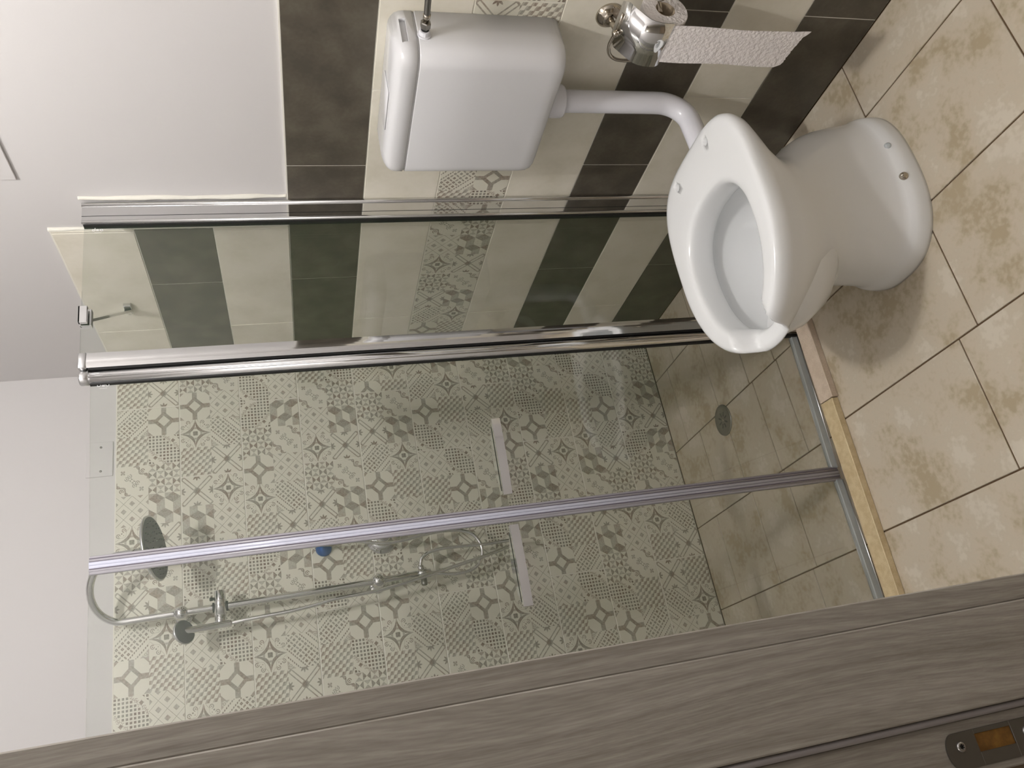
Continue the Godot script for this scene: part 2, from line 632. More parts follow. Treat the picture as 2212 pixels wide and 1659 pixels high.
func build_right_wall():
	var w := slab("wall_right", Vector3(0.0085, -0.05, -0.12), Vector3(0.15, 3.0, 3.35), M.paint)
	var grout := mb()
	add_box(grout, Vector3(0.0016, 0.0, 0.0), Vector3(0.009, 1.4025, 2.8))
	add_box(grout, Vector3(0.0016, 1.40, 0.0), Vector3(0.009, 2.0025, 0.832))
	put("grout", grout, M.grout_white, w)
	var g := 0.0011
	var joint := 1.0801
	# rows from the floor up: dark rows and cream rows alternate, the cream ones half a tile along
	for r in 10:
		if r == 4: continue                        # the printed band
		var dark := r in [0, 2, 6, 8]
		var y0 := r * TILE_H
		var z_end := 2.8 if r < 7 else 0.83
		var start := joint + (0.0 if dark else 0.26)
		for k in range(-5, 6):
			var z1 := start + k * TILE_L + TILE_L
			var z0 := z1 - TILE_L
			z0 = maxf(z0, 0.001)
			z1 = minf(z1, z_end)
			if z1 - z0 < 0.008: continue
			plain_tile(w, Vector3(0.0, y0 + g, z0 + g), Vector3(0.009, y0 + TILE_H - g, z1 - g), M.dark if dark else M.cream)
	# the printed band: tiles run away from the camera
	var seq := [["W", false, 2.641], ["W", true, 1.601 + TILE_L], ["W", true, 1.601], ["P", false, 1.081], ["Q", false, 0.561], ["Q", false, 0.041]]
	for q in seq:
		var z: float = q[2]
		printed_tile(w, Vector3(0, 1.0, z), Vector3(0, 0, -1), Vector3(0, -1, 0), Vector3(-1, 0, 0), q[0], q[1], maxf(0.0, z - 2.8), minf(TILE_L, z - 0.001))


func build_back_wall():
	var w := slab("wall_back", Vector3(-1.53, -0.05, -0.15), Vector3(0.15, 3.0, -0.0085), M.paint)
	var grout := mb()
	add_box(grout, Vector3(-1.376, 0, -0.009), Vector3(0.0085, 2.004, -0.0014))
	put("grout", grout, M.grout_white, w)
	# courses from the top down: print, turned?, and where the tile starts
	var pitch := 0.2002
	var rows := [
		[["W", false, 0.383], ["P", false, -0.137], ["Q", false, -0.657], ["Q", false, -1.177]],
		[["W", false, 0.118], ["P", true, -0.402], ["Q", true, -0.922]],
		[["Q", false, 0.378], ["W", false, -0.142], ["W", false, -0.655], ["W", false, -1.170]],
		[["P", false, 0.126], ["Q", false, -0.394], ["P", false, -0.908]],
		[["Q", false, 0.216], ["Q", false, -0.142], ["W", false, -0.655], ["W", false, -1.172]],
		[["Q", false, 0.128], ["Q", true, -0.392], ["P", false, -0.908]],
		[["Q", true, 0.376], ["W", true, -0.144], ["W", false, -0.655], ["P", false, -1.172]],
		[["P", true, 0.126], ["P", true, -0.394], ["Q", true, -0.906]],
		[["Q", false, 0.385], ["Q", true, -0.135], ["P", true, -0.648], ["W", false, -1.168]],
		[["P", false, 0.128], ["W", false, -0.391], ["W", true, -0.907]],
	]
	for r in rows.size():
		var top: float = 2.002 - r * pitch
		for k in rows[r].size():
			var q: Array = rows[r][k]
			var x: float = q[2]
			var end: float = rows[r][k + 1][2] if k + 1 < rows[r].size() else -1.376
			printed_tile(w, Vector3(x, top, 0), Vector3(-1, 0, 0), Vector3(0, -1, 0), Vector3(0, 0, 1), q[0], q[1], maxf(0.0, x), minf(minf(TILE_L, x - end), x + 1.375))


func build_floor():
	var f := slab("floor", Vector3(-1.53, -0.15, -0.15), Vector3(0.15, -0.0035, 3.5), M.grout_brown)
	slab("hall_floor", Vector3(-2.95, -0.15, 0.85), Vector3(-1.53, 0.0, 4.15), M.hall_floor, f)
	var g := 0.0019
	# the room: files across x, each with its joints along z
	var files := [[-0.170, 0.0, [1.454]], [-0.480, -0.170, [1.25, 1.85]], [-0.790, -0.480, [1.486, 2.09]], [-1.100, -0.790, [1.427, 2.03]], [-1.376, -1.100, [1.80, 2.4]]]
	for q in files:
		var js: Array = [0.95] + q[2]
		while js[-1] < 3.0: js.append(js[-1] + 0.604)
		js.append(3.35)
		for k in js.size() - 1:
			if js[k + 1] - js[k] < 0.02: continue
			plain_tile(f, Vector3(q[0] + g, -0.012, js[k] + g), Vector3(q[1] - g, 0.0, js[k + 1] - g), M.floor_tile)
	# the shower: narrower cut pieces
	var cut := [[-0.199, 0.0, [0.19, 0.395, 0.61, 0.785]], [-0.505, -0.199, [0.121, 0.397, 0.615, 0.779]], [-0.810, -0.505, [0.223, 0.415, 0.632, 0.787]], [-1.112, -0.810, [0.165, 0.433, 0.642]], [-1.376, -1.112, [0.258, 0.62]]]
	for q in cut:
		var js: Array = [0.003] + q[2] + [0.948]
		for k in js.size() - 1:
			plain_tile(f, Vector3(q[0] + g, -0.012, js[k] + g), Vector3(q[1] - g, 0.0, js[k + 1] - g), M.floor_tile)
	# the low stone threshold, in two lengths that do not quite line up
	var t := Node3D.new()
	t.name = "trim_1"
	add_child(t)
	tag(t, "", "", "", "structure")
	var turn := Transform3D(Basis(Vector3.UP, -atan(0.053)), Vector3(-0.725, 0, 0.9655))
	var a := mb()
	add_box(a, Vector3(0.0008, 0.0, -0.030), Vector3(0.735, 0.021, 0.0275), 0.0015, turn)
	put("stone", a, M.stone_pink, t)
	var b := mb()
	add_box(b, Vector3(-0.66, 0.0, -0.030), Vector3(-0.0008, 0.0205, 0.0235), 0.0015, turn)
	put("stone", b, M.stone_yellow, t)


func wood_box(parent: Node, called: String, lo: Vector3, hi: Vector3, off: float):
	# a board with its grain upright; u across, v along the height
	var st := mb()
	var c := [lo, hi]
	var e := 0.0012
	for n in [Vector3.RIGHT, Vector3.LEFT, Vector3.BACK, Vector3.FORWARD]:
		var p := []
		var uv := []
		for q in [[0, 0], [1, 0], [1, 1], [0, 1]]:
			var v: Vector3
			if absf(n.x) > 0.5: v = Vector3(hi.x if n.x > 0 else lo.x, c[q[1]].y, lo.z + e if q[0] == 0 else hi.z - e)
			else: v = Vector3(lo.x + e if q[0] == 0 else hi.x - e, c[q[1]].y, hi.z if n.z > 0 else lo.z)
			p.append(v)
			uv.append(Vector2((v.x + v.z) * 3.4 + off, v.y * 0.45))
		face(st, p, n, uv)
	for sx in [0, 1]:
		for sz in [0, 1]:
			var x: float = c[sx].x
			var z: float = c[sz].z
			var dx := Vector3(e if sx == 0 else -e, 0, 0)
			var dz := Vector3(0, 0, e if sz == 0 else -e)
			var a := Vector3(x, lo.y, z)
			var b := Vector3(x, hi.y, z)
			var uu := (x + z) * 3.4 + off
			face(st, [a + dx, b + dx, b + dz, a + dz], -dx - dz, [Vector2(uu, lo.y * 0.45), Vector2(uu, hi.y * 0.45), Vector2(uu + 0.004, hi.y * 0.45), Vector2(uu + 0.004, lo.y * 0.45)])
	put(called, st, M.wood, parent)


func build_door_frame():
	var d := Node3D.new()
	d.name = "door_1"
	add_child(d)
	tag(d, "", "", "", "structure")
	# the jamb nearest the shower: cover board, lining with its stop, rebate
	wood_box(d, "cover_board", Vector3(-1.3882, 0, 2.018), Vector3(-1.3655, 2.15, 2.096), 0.13)
	wood_box(d, "jamb_lining", Vector3(-1.4690, 0, 2.060), Vector3(-1.3884, 2.14, 2.100), 0.42)
	wood_box(d, "jamb_rebate", Vector3(-1.5200, 0, 2.055), Vector3(-1.4755, 2.14, 2.086), 0.77)
	var st := mb(true)
	add_box(st, Vector3(-1.4755, 0, 2.070), Vector3(-1.4692, 2.14, 2.0955), 0.002)
	put("rubber_seal", st, M.gasket, d)
	# the other jamb and the head, beside and above the camera
	wood_box(d, "jamb_lining", Vector3(-1.5200, 0, 2.925), Vector3(-1.3884, 2.14, 2.960), 0.2)
	wood_box(d, "cover_board", Vector3(-1.3882, 0, 2.925), Vector3(-1.3655, 2.15, 3.005), 0.6)
	wood_box(d, "head_lining", Vector3(-1.5200, 2.10, 2.100), Vector3(-1.3884, 2.139, 2.925), 0.9)
	# strike plate with its latch hole
	var x0 := -1.5135
	var x1 := -1.4845
	var hx0 := -1.5030
	var hx1 := -1.4885
	var pl := mb()
	var z0 := 2.0862
	var z1 := 2.0878
	var cx := (x0 + x1) / 2.0
	var r := (x1 - x0) / 2.0
	add_box(pl, Vector3(x0, 0.72, z0), Vector3(x1, 0.858, z1), 0.0003)
	add_box(pl, Vector3(x0, 0.858, z0), Vector3(hx0, 0.897, z1), 0.0002)
	add_box(pl, Vector3(hx1, 0.858, z0), Vector3(x1, 0.897, z1), 0.0002)
	add_box(pl, Vector3(x0, 0.897, z0), Vector3(x1, 0.919, z1), 0.0002)
	var arc := []
	for i in 13:
		arc.append(Vector3(cos(PI * i / 12.0) * r, sin(PI * i / 12.0) * r * 0.72, 0))
	arc.append(Vector3(-r, -0.0005, 0))
	arc.append(Vector3(r, -0.0005, 0))
	add_extrude(pl, arc, Vector3(cx, 0.919, z0), Vector3(cx, 0.919, z1))
	var plate := put("strike_plate", pl, M.zinc, d)
	plate.set_meta("label", "grey metal strike plate with a latch hole")
	var hole := mb()
	face(hole, [Vector3(hx0, 0.858, 2.0864), Vector3(hx1, 0.858, 2.0864), Vector3(hx1, 0.897, 2.0864), Vector3(hx0, 0.897, 2.0864)], Vector3.BACK)
	put("latch_recess", hole, M.raw_wood, plate)
	for y in [0.9145, 0.843]:
		var s := mb(true)
		add_lathe(s, Vector3(-1.4958, y, z1 - 0.0004), Vector3.BACK, [[0.0, 0.0044], [0.0012, 0.0042], [0.0018, 0.0032], [0.0018, 0.0017], [0.0008, 0.0013]], 20)
		var sc := put("screw", s, M.satin, plate)
		var x := mb()
		for k in 3:
			var xf := Transform3D(Basis(Vector3.BACK, PI / 3.0 * k), Vector3(-1.4958, y, z1 + 0.0010))
			add_box(x, Vector3(-0.0022, -0.0005, 0), Vector3(0.0022, 0.0005, 0.0006), 0.0, xf)
		put("drive_recess", x, M.nozzle_dark, sc).position = Vector3.ZERO


# ==================================================================== shower screen
func pane(called: String, parent: Node, lo: Vector3, hi: Vector3, xf := Transform3D()) -> MeshInstance3D:
	var st := mb()
	add_box(st, lo, hi, 0.0005, xf)
	return put(called, st, M.glass, parent)


func logo(parent: Node, at: Vector3, k: float):
	# three square letters etched on the glass, reading down the pane, with a fine line of dashes beside them
	var st := mb()
	var w := 0.0012 * k
	var bars := [
		[0.0, 0.0, 7.5, 1.2], [0.0, 0.0, 1.2, 5.5], [0.0, 4.3, 7.5, 5.5], [6.3, 0.0, 7.5, 9.5],
		[9.0, 0.0, 16.5, 1.2], [9.0, 0.0, 10.2, 3.3], [9.0, 2.2, 16.5, 3.3], [15.3, 2.2, 16.5, 5.5], [9.0, 4.3, 16.5, 5.5],
		[18.0, 0.0, 25.5, 1.2], [18.0, 4.3, 25.5, 5.5], [18.0, 0.0, 19.2, 5.5], [24.3, 0.0, 25.5, 5.5],
		[5.5, -5.0, 8.0, -4.4], [9.0, -5.0, 11.0, -4.4], [12.0, -5.0, 14.5, -4.4], [15.5, -5.0, 17.5, -4.4], [18.5, -5.0, 21.0, -4.4],
	]
	for b in bars:
		add_box(st, at + Vector3(b[1] * w, -b[2] * w, 0), at + Vector3(b[3] * w, -b[0] * w, 0.0003))
	put("etched_logo", st, M.frit, parent)


func build_screen():
	var t := thing("shower_screen", "fixed clear glass shower screen with chrome wall channel and tall chrome post", "shower screen", Vector3(0, 0, 0.93))
	# wall channel: lip against the tiles, mirror-flat face towards the room, rolled edge that grips the glass
	var st := mb()
	add_box(st, Vector3(-0.0575, 0.002, 0.918), Vector3(-0.0005, 1.898, 0.9445), 0.0006)
	put("wall_channel", st, M.chrome, t)
	st = mb(true)
	add_tube(st, [Vector3(-0.0065, 0.002, 0.9445), Vector3(-0.0065, 1.8985, 0.9445)], 0.0062, 20)
	put("channel_lip", st, M.chrome, t)
	st = mb(true)
	add_tube(st, [Vector3(-0.0572, 0.002, 0.9420), Vector3(-0.0572, 1.898, 0.9420)], 0.0048, 20)
	put("channel_edge", st, M.chrome, t)
	st = mb()
	add_box(st, Vector3(-0.0415, 0.002, 0.9440), Vector3(-0.0403, 1.898, 0.9449))
	add_box(st, Vector3(-0.0648, 0.002, 0.924), Vector3(-0.0618, 1.895, 0.9395))
	put("gasket", st, M.rubber, t)
	var g := pane("glass_pane", t, Vector3(-0.436, 0.004, 0.927), Vector3(-0.058, 1.8945, 0.933))
	logo(g, Vector3(-0.0782, 1.8760, 0.9331), 0.83)
	# post: a broad flat chrome profile
	var poly := []
	for i in 9:      # gently bowed front
		var s := i / 8.0
		poly.append(Vector3(lerpf(-0.4315, -0.4695, s), 0, 0.9500 + 0.0030 * sin(PI * s)))
	poly.append(Vector3(-0.4695, 0, 0.912))
	poly.append(Vector3(-0.4315, 0, 0.912))
	st = mb()
	add_extrude(st, poly, Vector3(0, 0.004, 0), Vector3(0, 1.876, 0))
	put("post", st, M.chrome, t)
	st = mb()
	add_box(st, Vector3(-0.4722, 0.004, 0.915), Vector3(-0.4694, 1.874, 0.944))
	put("post_seal", st, M.rubber, t)
	st = mb(true)
	add_box(st, Vector3(-0.471, 1.876, 0.9115), Vector3(-0.431, 1.8935, 0.9535), 0.002)
	put("post_cap", st, M.satin, t)
	# stay: clamp on the top edge, flat bar slanting back to a foot on the tiled wall
	st = mb()
	add_box(st, Vector3(-0.3445, 1.8790, 0.9335), Vector3(-0.2995, 1.8985, 0.9440), 0.0008)
	add_box(st, Vector3(-0.3445, 1.8945, 0.9160), Vector3(-0.2995, 1.8985, 0.9440), 0.0008)
	add_box(st, Vector3(-0.3445, 1.8730, 0.9100), Vector3(-0.2995, 1.8985, 0.9265), 0.0008)
	put("clamp", st, M.chrome, t)
	var p0 := Vector3(-0.322, 1.8865, 0.9115)
	var p1 := Vector3(-0.010, 1.8835, 0.437)
	var dir := (p1 - p0).normalized()
	var xf := Transform3D(Basis(dir, Vector3.UP, dir.cross(Vector3.UP)).orthonormalized(), p0)
	st = mb()
	add_box(st, Vector3(0, -0.0105, -0.004), Vector3(p0.distance_to(p1), 0.0105, 0.004), 0.0006, xf)
	put("stay_bar", st, M.chrome, t)
	st = mb()
	add_box(st, Vector3(-0.012, 1.8735, 0.418), Vector3(-0.0002, 1.8945, 0.468), 0.001)
	add_box(st, Vector3(-0.020, 1.8755, 0.428), Vector3(-0.011, 1.8925, 0.446), 0.001)
	put("wall_foot", st, M.chrome, t)


func handle(parent: Node, xa: float, xb: float, z: float, tilt: float):
	# flat-fronted bow handle outside the glass, deeper bow inside
	var y0 := 0.9355
	var y1 := 0.9570
	var st := mb(true)
	var xf := Transform3D(Basis(Vector3.UP, tilt), Vector3((xa + xb) / 2.0, 0, z))
	var h := absf(xa - xb) / 2.0
	var rings := []
	for i in 25:
		var s := -1.0 + i / 12.0
		var bow := 0.0045 * cos(s * PI / 2.0)
		var x := s * h
		var r := PackedVector3Array()
		for q in [[y0, 0.004], [y1, 0.004], [y1, 0.0145 + bow], [y0, 0.0165 + bow]]:
			r.append(xf * Vector3(x, q[0], q[1]))
		rings.append(r)
	st.set_smooth_group(-1)
	add_rings(st, rings)
	put("outer_handle", st, M.chrome, parent)
	st = mb()
	rings = []
	for i in 25:
		var s := -1.0 + i / 12.0
		var bow := 0.031 * (1.0 - s * s)
		var x := s * h * 0.86 
		var r := PackedVector3Array()
		for q in [[y0, -0.0035], [y1, -0.0035], [y1, -0.0055 - bow], [y0, -0.0055 - bow]]:
			r.append(xf * Vector3(x, q[0], q[1]))
		rings.append(r)
	add_rings(st, rings)
	put("inner_handle", st, M.chrome, parent)


func build_folding_door():
	var t := thing("folding_shower_door", "two-leaf folding clear glass shower door with grey hinge strip and chrome handles", "shower door", Vector3(-0.9, 0, 0.9))
	var top := 1.8705
	# round pivot tube beside the post, ribbed along its length
	var st := mb(true)
	add_tube(st, [Vector3(-0.4885, 0.004, 0.935), Vector3(-0.4885, 1.872, 0.935)], 0.0158, 36)
	put("pivot_tube", st, M.chrome, t)
	st = mb(true)
	add_tube(st, [Vector3(-0.4930, 0.004, 0.9495), Vector3(-0.4930, 1.872, 0.9495)], 0.0026, 12)
	put("tube_rib", st, M.chrome, t)
	st = mb(true)
	add_lathe(st, Vector3(-0.4885, 1.872, 0.935), Vector3.UP, [[0, 0.0150], [0.0015, 0.0168], [0.017, 0.0168], [0.0195, 0.0150], [0.020, 0.008]], 32)
	put("tube_cap", st, M.satin, t)
	st = mb()
	add_box(st, Vector3(-0.5065, 0.006, 0.928), Vector3(-0.5035, top, 0.938))
	put("tube_gasket", st, M.rubber, t)
	# leaf nearest the post, then the leaf nearest the door: each in its own slightly turned plane
	var a0 := Vector3(-0.506, 0, 0.929)
	var a1 := Vector3(-0.899, 0, 0.897)
	var b0 := Vector3(-0.931, 0, 0.898)
	var b1 := Vector3(-1.340, 0, 0.885)
	for q in [[a0, a1], [b0, b1]]:
		var p0: Vector3 = q[0]
		var p1: Vector3 = q[1]
		var dir := (p0 - p1).normalized()
		var tilt := -atan2(dir.z, dir.x)
		var xf := Transform3D(Basis(Vector3.UP, tilt), p1)
		var l := p0.distance_to(p1)
		var first: bool = q[0] == a0
		var g := pane("glass_pane", t, Vector3(0, 0.026, -0.003), Vector3(l, top, 0.003), xf)
		if first: logo(g, Vector3(-0.5105, 1.8560, p0.z + 0.0036), 0.83)
		# translucent sweep with a chrome-bright bead along the bottom edge
		st = mb()
		add_box(st, Vector3(0, 0.012, -0.0075), Vector3(l, 0.034, 0.0075), 0.002, xf)
		put("bottom_seal", st, M.clear_seal, t)
		st = mb(true)
		for z in [-0.0072, 0.0072]:
			add_tube(st, [xf * Vector3(0.002, 0.0315 if z < 0 else 0.0135, z), xf * Vector3(l - 0.002, 0.0315 if z < 0 else 0.0135, z)], 0.0022, 10)
		put("bottom_bead", st, M.satin, t)
		if first: handle(t, -0.868, -0.674, lerpf(p0.z, p1.z, 0.67), tilt)
		else: handle(t, -1.136, -0.944, lerpf(p0.z, p1.z, 0.27), tilt)
	# hinge strip: two clear plastic wings and the ribbed barrel between them
	st = mb(true)
	var zc := 0.8985
	add_box(st, Vector3(-0.9345, 0.018, zc - 0.005), Vector3(-0.8945, top - 0.001, zc + 0.0055), 0.002)
	put("hinge_strip", st, M.seal, t)
	for q in [[-0.9120, 0.0042, "seal_light"], [-0.9190, 0.0034, "seal_light"], [-0.9045, 0.0024, "seal"], [-0.9265, 0.0026, "seal"]]:
		st = mb(true)
		add_tube(st, [Vector3(q[0], 0.018, zc + 0.0052), Vector3(q[0], top - 0.001, zc + 0.0052)], q[1], 14)
		put("hinge_rib", st, M[q[2]], t)
	st = mb()
	for x in [-0.9005, -0.9230, -0.9080]:
		add_box(st, Vector3(x - 0.0009, 0.018, zc + 0.004), Vector3(x + 0.0009, top - 0.001, zc + 0.0062))
	put("hinge_groove", st, M.seal_dark, t)


# ==================================================================== toilet
const TZ := 1.368


func egg(t: float, L: Array) -> Vector2:
	# L: [height, back, front, centre, half width, back power, front power]
	var c := cos(t)
	var s := sin(t)
	var n: float = L[6] if c > 0.0 else L[5]
	var u: float = L[3] + (L[2] - L[3] if c > 0.0 else L[3] - L[1]) * signf(c) * pow(absf(c), 2.0 / n)
	return Vector2(u, L[4] * signf(s) * pow(absf(s), 2.0 / n))


func build_toilet():
	var t := thing("toilet", "tall white floor-standing ceramic toilet without a seat, notched at its front rim", "toilet", Vector3(-0.4, 0, TZ))
	# heights, outlines; last number: how far the front notch bites
	var lv := [
		[0.200, 0.46, 0.50, 0.48, 0.015, 2.0, 2.0, 0.0], [0.206, 0.42, 0.55, 0.48, 0.05, 2.0, 2.0, 0.0], [0.225, 0.39, 0.61, 0.49, 0.085, 2.0, 2.0, 0.0],
		[0.262, 0.365, 0.655, 0.49, 0.115, 2.2, 2.0, 0.0], [0.320, 0.345, 0.695, 0.49, 0.142, 2.2, 2.0, 0.0], [0.372, 0.337, 0.712, 0.49, 0.153, 2.3, 2.0, 0.0],
		[0.392, 0.337, 0.712, 0.49, 0.154, 2.3, 2.0, 0.05], [0.399, 0.342, 0.706, 0.49, 0.150, 2.3, 2.0, 0.1], [0.402, 0.352, 0.694, 0.49, 0.142, 2.3, 2.0, 0.2], [0.408, 0.355, 0.690, 0.49, 0.1395, 2.3, 2.0, 0.35],
		[0.430, 0.355, 0.690, 0.49, 0.139, 2.3, 2.0, 0.6], [0.450, 0.353, 0.691, 0.49, 0.140, 2.3, 2.0, 0.9], [0.462, 0.349, 0.695, 0.49, 0.143, 2.3, 2.0, 1.0], [0.468, 0.342, 0.701, 0.49, 0.149, 2.3, 2.0, 1.0], [0.470, 0.332, 0.708, 0.49, 0.157, 2.4, 2.0, 1.0],
		[0.4705, 0.270, 0.716, 0.48, 0.178, 3.0, 2.0, 1.0], [0.470, 0.222, 0.727, 0.475, 0.196, 3.3, 2.0, 1.0], [0.467, 0.209, 0.734, 0.472, 0.203, 3.5, 2.0, 1.0], [0.460, 0.203, 0.739, 0.47, 0.207, 3.6, 2.0, 0.95],
		[0.448, 0.201, 0.741, 0.47, 0.2085, 3.6, 2.0, 0.8], [0.432, 0.206, 0.739, 0.47, 0.207, 3.5, 2.0, 0.5], [0.418, 0.226, 0.733, 0.47, 0.203, 3.2, 2.0, 0.3],
		[0.400, 0.268, 0.722, 0.47, 0.198, 2.8, 2.0, 0.15], [0.375, 0.292, 0.705, 0.475, 0.190, 2.5, 2.0, 0.0], [0.345, 0.303, 0.681, 0.475, 0.178, 2.4, 2.0, 0.0], [0.310, 0.292, 0.648, 0.46, 0.164, 2.4, 2.1, 0.0],
		[0.275, 0.262, 0.615, 0.44, 0.152, 2.5, 2.2, 0.0], [0.240, 0.232, 0.590, 0.42, 0.143, 2.6, 2.3, 0.0], [0.205, 0.211, 0.578, 0.40, 0.138, 2.7, 2.4, 0.0],
		[0.165, 0.194, 0.576, 0.39, 0.137, 2.7, 2.4, 0.0], [0.120, 0.184, 0.578, 0.38, 0.139, 2.7, 2.4, 0.0], [0.080, 0.177, 0.581, 0.38, 0.143, 2.7, 2.4, 0.0], [0.060, 0.172, 0.584, 0.38, 0.148, 2.7, 2.4, 0.0],
		[0.048, 0.168, 0.587, 0.38, 0.156, 2.7, 2.4, 0.0], [0.036, 0.165, 0.590, 0.38, 0.162, 2.7, 2.4, 0.0], [0.018, 0.163, 0.592, 0.38, 0.1645, 2.7, 2.4, 0.0], [0.0005, 0.163, 0.591, 0.38, 0.164, 2.7, 2.4, 0.0],
	]
	var n := 120
	var rings := []
	for k in lv.size():
		var steps := 2 if k + 1 < lv.size() else 1
		for sub in steps:
			var L := []
			for i in 8: L.append(lerpf(lv[k][i], lv[mini(k + 1, lv.size() - 1)][i], sub * 0.5))
			var r := PackedVector3Array()
			for i in n:
				var a := TAU * (i + 0.5) / n
				var p := egg(a, L)
				var dip := 0.0
				if p.x > 0.5:
					dip = (1.0 - smoothstep(0.050, 0.076, absf(p.y))) * L[7] * 0.052
				r.append(Vector3(-p.x, L[0] - dip, TZ + p.y) - t.position)
			rings.append(r)
	var st := mb(true)
	add_rings(st, rings)
	st.generate_normals()
	var body := CSGMesh3D.new()
	body.name = "bowl"
	body.mesh = st.commit()
	body.material = M.ceramic
	t.add_child(body)
	for s in [-1.0, 1.0]:        # the two holes that a seat would be bolted through
		var h := CSGCylinder3D.new()
		h.name = "bolt_hole"
		h.operation = CSGShape3D.OPERATION_SUBTRACTION
		h.radius = 0.0095
		h.height = 0.08
		h.sides = 24
		h.position = Vector3(-0.249, 0.478, TZ + 0.082 * s) - t.position
		h.material = M.ceramic
		body.add_child(h)
	# water in the sump
	st = mb(true)
	var rim := PackedVector3Array()
	for i in 48:
		var p := egg(TAU * i / 48.0, [0.228, 0.388, 0.612, 0.49, 0.086, 2.0, 2.0])
		rim.append(Vector3(-p.x, 0.228, TZ + p.y))
	for i in 48: face(st, [Vector3(-0.49, 0.228, TZ), rim[i], rim[(i + 1) % 48]], Vector3.UP)
	put("water", st, M.water, t)
	# floor bolt and the clear cap beside it
	st = mb(true)
	var at := Vector3(-0.413, 0.047, TZ + 0.1535)
	var ax := Vector3(-0.05, 0.75, 0.66).normalized()
	add_lathe(st, at - ax * 0.004, ax, [[0, 0.0105], [0.006, 0.0105], [0.009, 0.0085], [0.010, 0.005], [0.016, 0.005], [0.018, 0.0035], [0.0185, 0.001]], 20)
	put("floor_bolt", st, M.nickel, t).set_meta("label", "metal bolt through the foot")
	st = mb(true)
	add_lathe(st, Vector3(-0.322, 0.049, TZ + 0.1515), ax, [[-0.003, 0.0085], [0.002, 0.0085], [0.004, 0.006], [0.0045, 0.002]], 20)
	put("bolt_cap", st, M.clear_seal, t)


func cistern_ring(y: float, inset: float, d := 0.126, za := 1.181, zb := 1.5635) -> PackedVector3Array:
	var r := 0.042
	var x := -(d - inset)
	var a := za + inset
	var b := zb - inset
	var out := PackedVector3Array()
	out.append(Vector3(-0.0008, y, a))
	for q in [[a + r, PI * 1.5, -1.0], [b - r, PI, -1.0]]:
		for i in 11:
			var g := PI / 2.0 * i / 10.0
			if q[0] == a + r: out.append(Vector3(x + r - r * sin(g), y, a + r - r * cos(g)))
			else: out.append(Vector3(x + r - r * cos(g), y, b - r + r * sin(g)))
	out.append(Vector3(-0.0008, y, b))
	return out


func build_cistern():
	var t := thing("cistern", "white plastic wall-hung toilet cistern with a grooved lid and rounded corners", "cistern", Vector3(-0.06, 0.80, 1.372))
	var rings := []
	for q in [[0.7985, 0.034], [0.7990, 0.026], [0.8015, 0.0175], [0.8060, 0.0095], [0.8120, 0.0045], [0.822, 0.0012], [0.84, 0.0], [0.98, 0.0], [1.1255, 0.0], [1.1275, 0.0012]]:
		rings.append(cistern_ring(q[0], q[1]))
	var st := mb(true)
	add_rings(st, rings)
	put("tank", st, M.plastic_white, t)
	st = mb(true)
	add_rings(st, [cistern_ring(1.126, 0.0035), cistern_ring(1.136, 0.0035)])
	put("groove", st, M.plastic_white, t)
	rings = []
	for q in [[1.1320, 0.0012], [1.1335, 0.0], [1.150, 0.0002], [1.1600, 0.002], [1.1680, 0.0065], [1.1745, 0.0140], [1.1785, 0.0230], [1.1805, 0.034]]:
		var r := cistern_ring(q[0], q[1])
		for i in r.size(): r[i] -= t.position
		rings.append(r)
	st = mb(true)
	add_rings(st, rings)
	st.generate_normals()
	var lid := CSGMesh3D.new()
	lid.name = "lid"
	lid.mesh = st.commit()
	lid.material = M.plastic_white
	t.add_child(lid)
	var slot := CSGBox3D.new()       # hand slot in the end of the lid
	slot.name = "slot"
	slot.operation = CSGShape3D.OPERATION_SUBTRACTION
	slot.size = Vector3(0.066, 0.0135, 0.016)
	slot.position = Vector3(-0.056, 1.1555, 1.5615) - t.position
	slot.material = M.plastic_white
	lid.add_child(slot)
	# recessed button plate on top
	st = mb(true)
	add_box(st, Vector3(-0.098, 1.1795, 1.315), Vector3(-0.030, 1.1835, 1.43), 0.0018)
	put("flush_button", st, M.plastic_white, t)
	# outlet and inlet unions
	st = mb(true)
	add_lathe(st, Vector3(-0.050, 0.7995, 1.368), Vector3.DOWN, [[0, 0.0385], [0.004, 0.0395], [0.040, 0.0395], [0.0455, 0.0365], [0.046, 0.028]], 40)
	put("outlet_nut", st, M.pvc, t)
	st = mb()
	add_lathe(st, Vector3(-0.070, 1.1150, 1.5630), Vector3.BACK, [[0, 0.0145], [0.003, 0.0145], [0.0035, 0.0112], [0.0130, 0.0112], [0.0135, 0.008]], 32)
	add_lathe(st, Vector3(-0.070, 1.1150, 1.5665), Vector3.BACK, [[0, 0.0118], [0.008, 0.0118]], 6)
	put("inlet_nut", st, M.pvc, t)


func build_flush_pipe():
	var t := thing("flush_pipe", "white plastic flush pipe bending from the cistern into the toilet", "pipe", Vector3(-0.05, 0.45, 1.368))
	var pts := [Vector3(-0.050, 0.757, 1.368), Vector3(-0.050, 0.70, 1.368), Vector3(-0.050, 0.60, 1.368), Vector3(-0.050, 0.515, 1.368)]
	var c := Vector3(-0.115, 0.505, 1.368)
	for i in range(1, 13):
		var a := PI / 2.0 * i / 12.0
		pts.append(c + Vector3(0.065 * cos(a), -0.075 * sin(a), 0))
	pts.append(Vector3(-0.16, 0.427, 1.368))
	pts.append(Vector3(-0.252, 0.423, 1.368))
	var st := mb(true)
	add_tube(st, pts, 0.0268, 32)
	put("pipe", st, M.pvc, t)


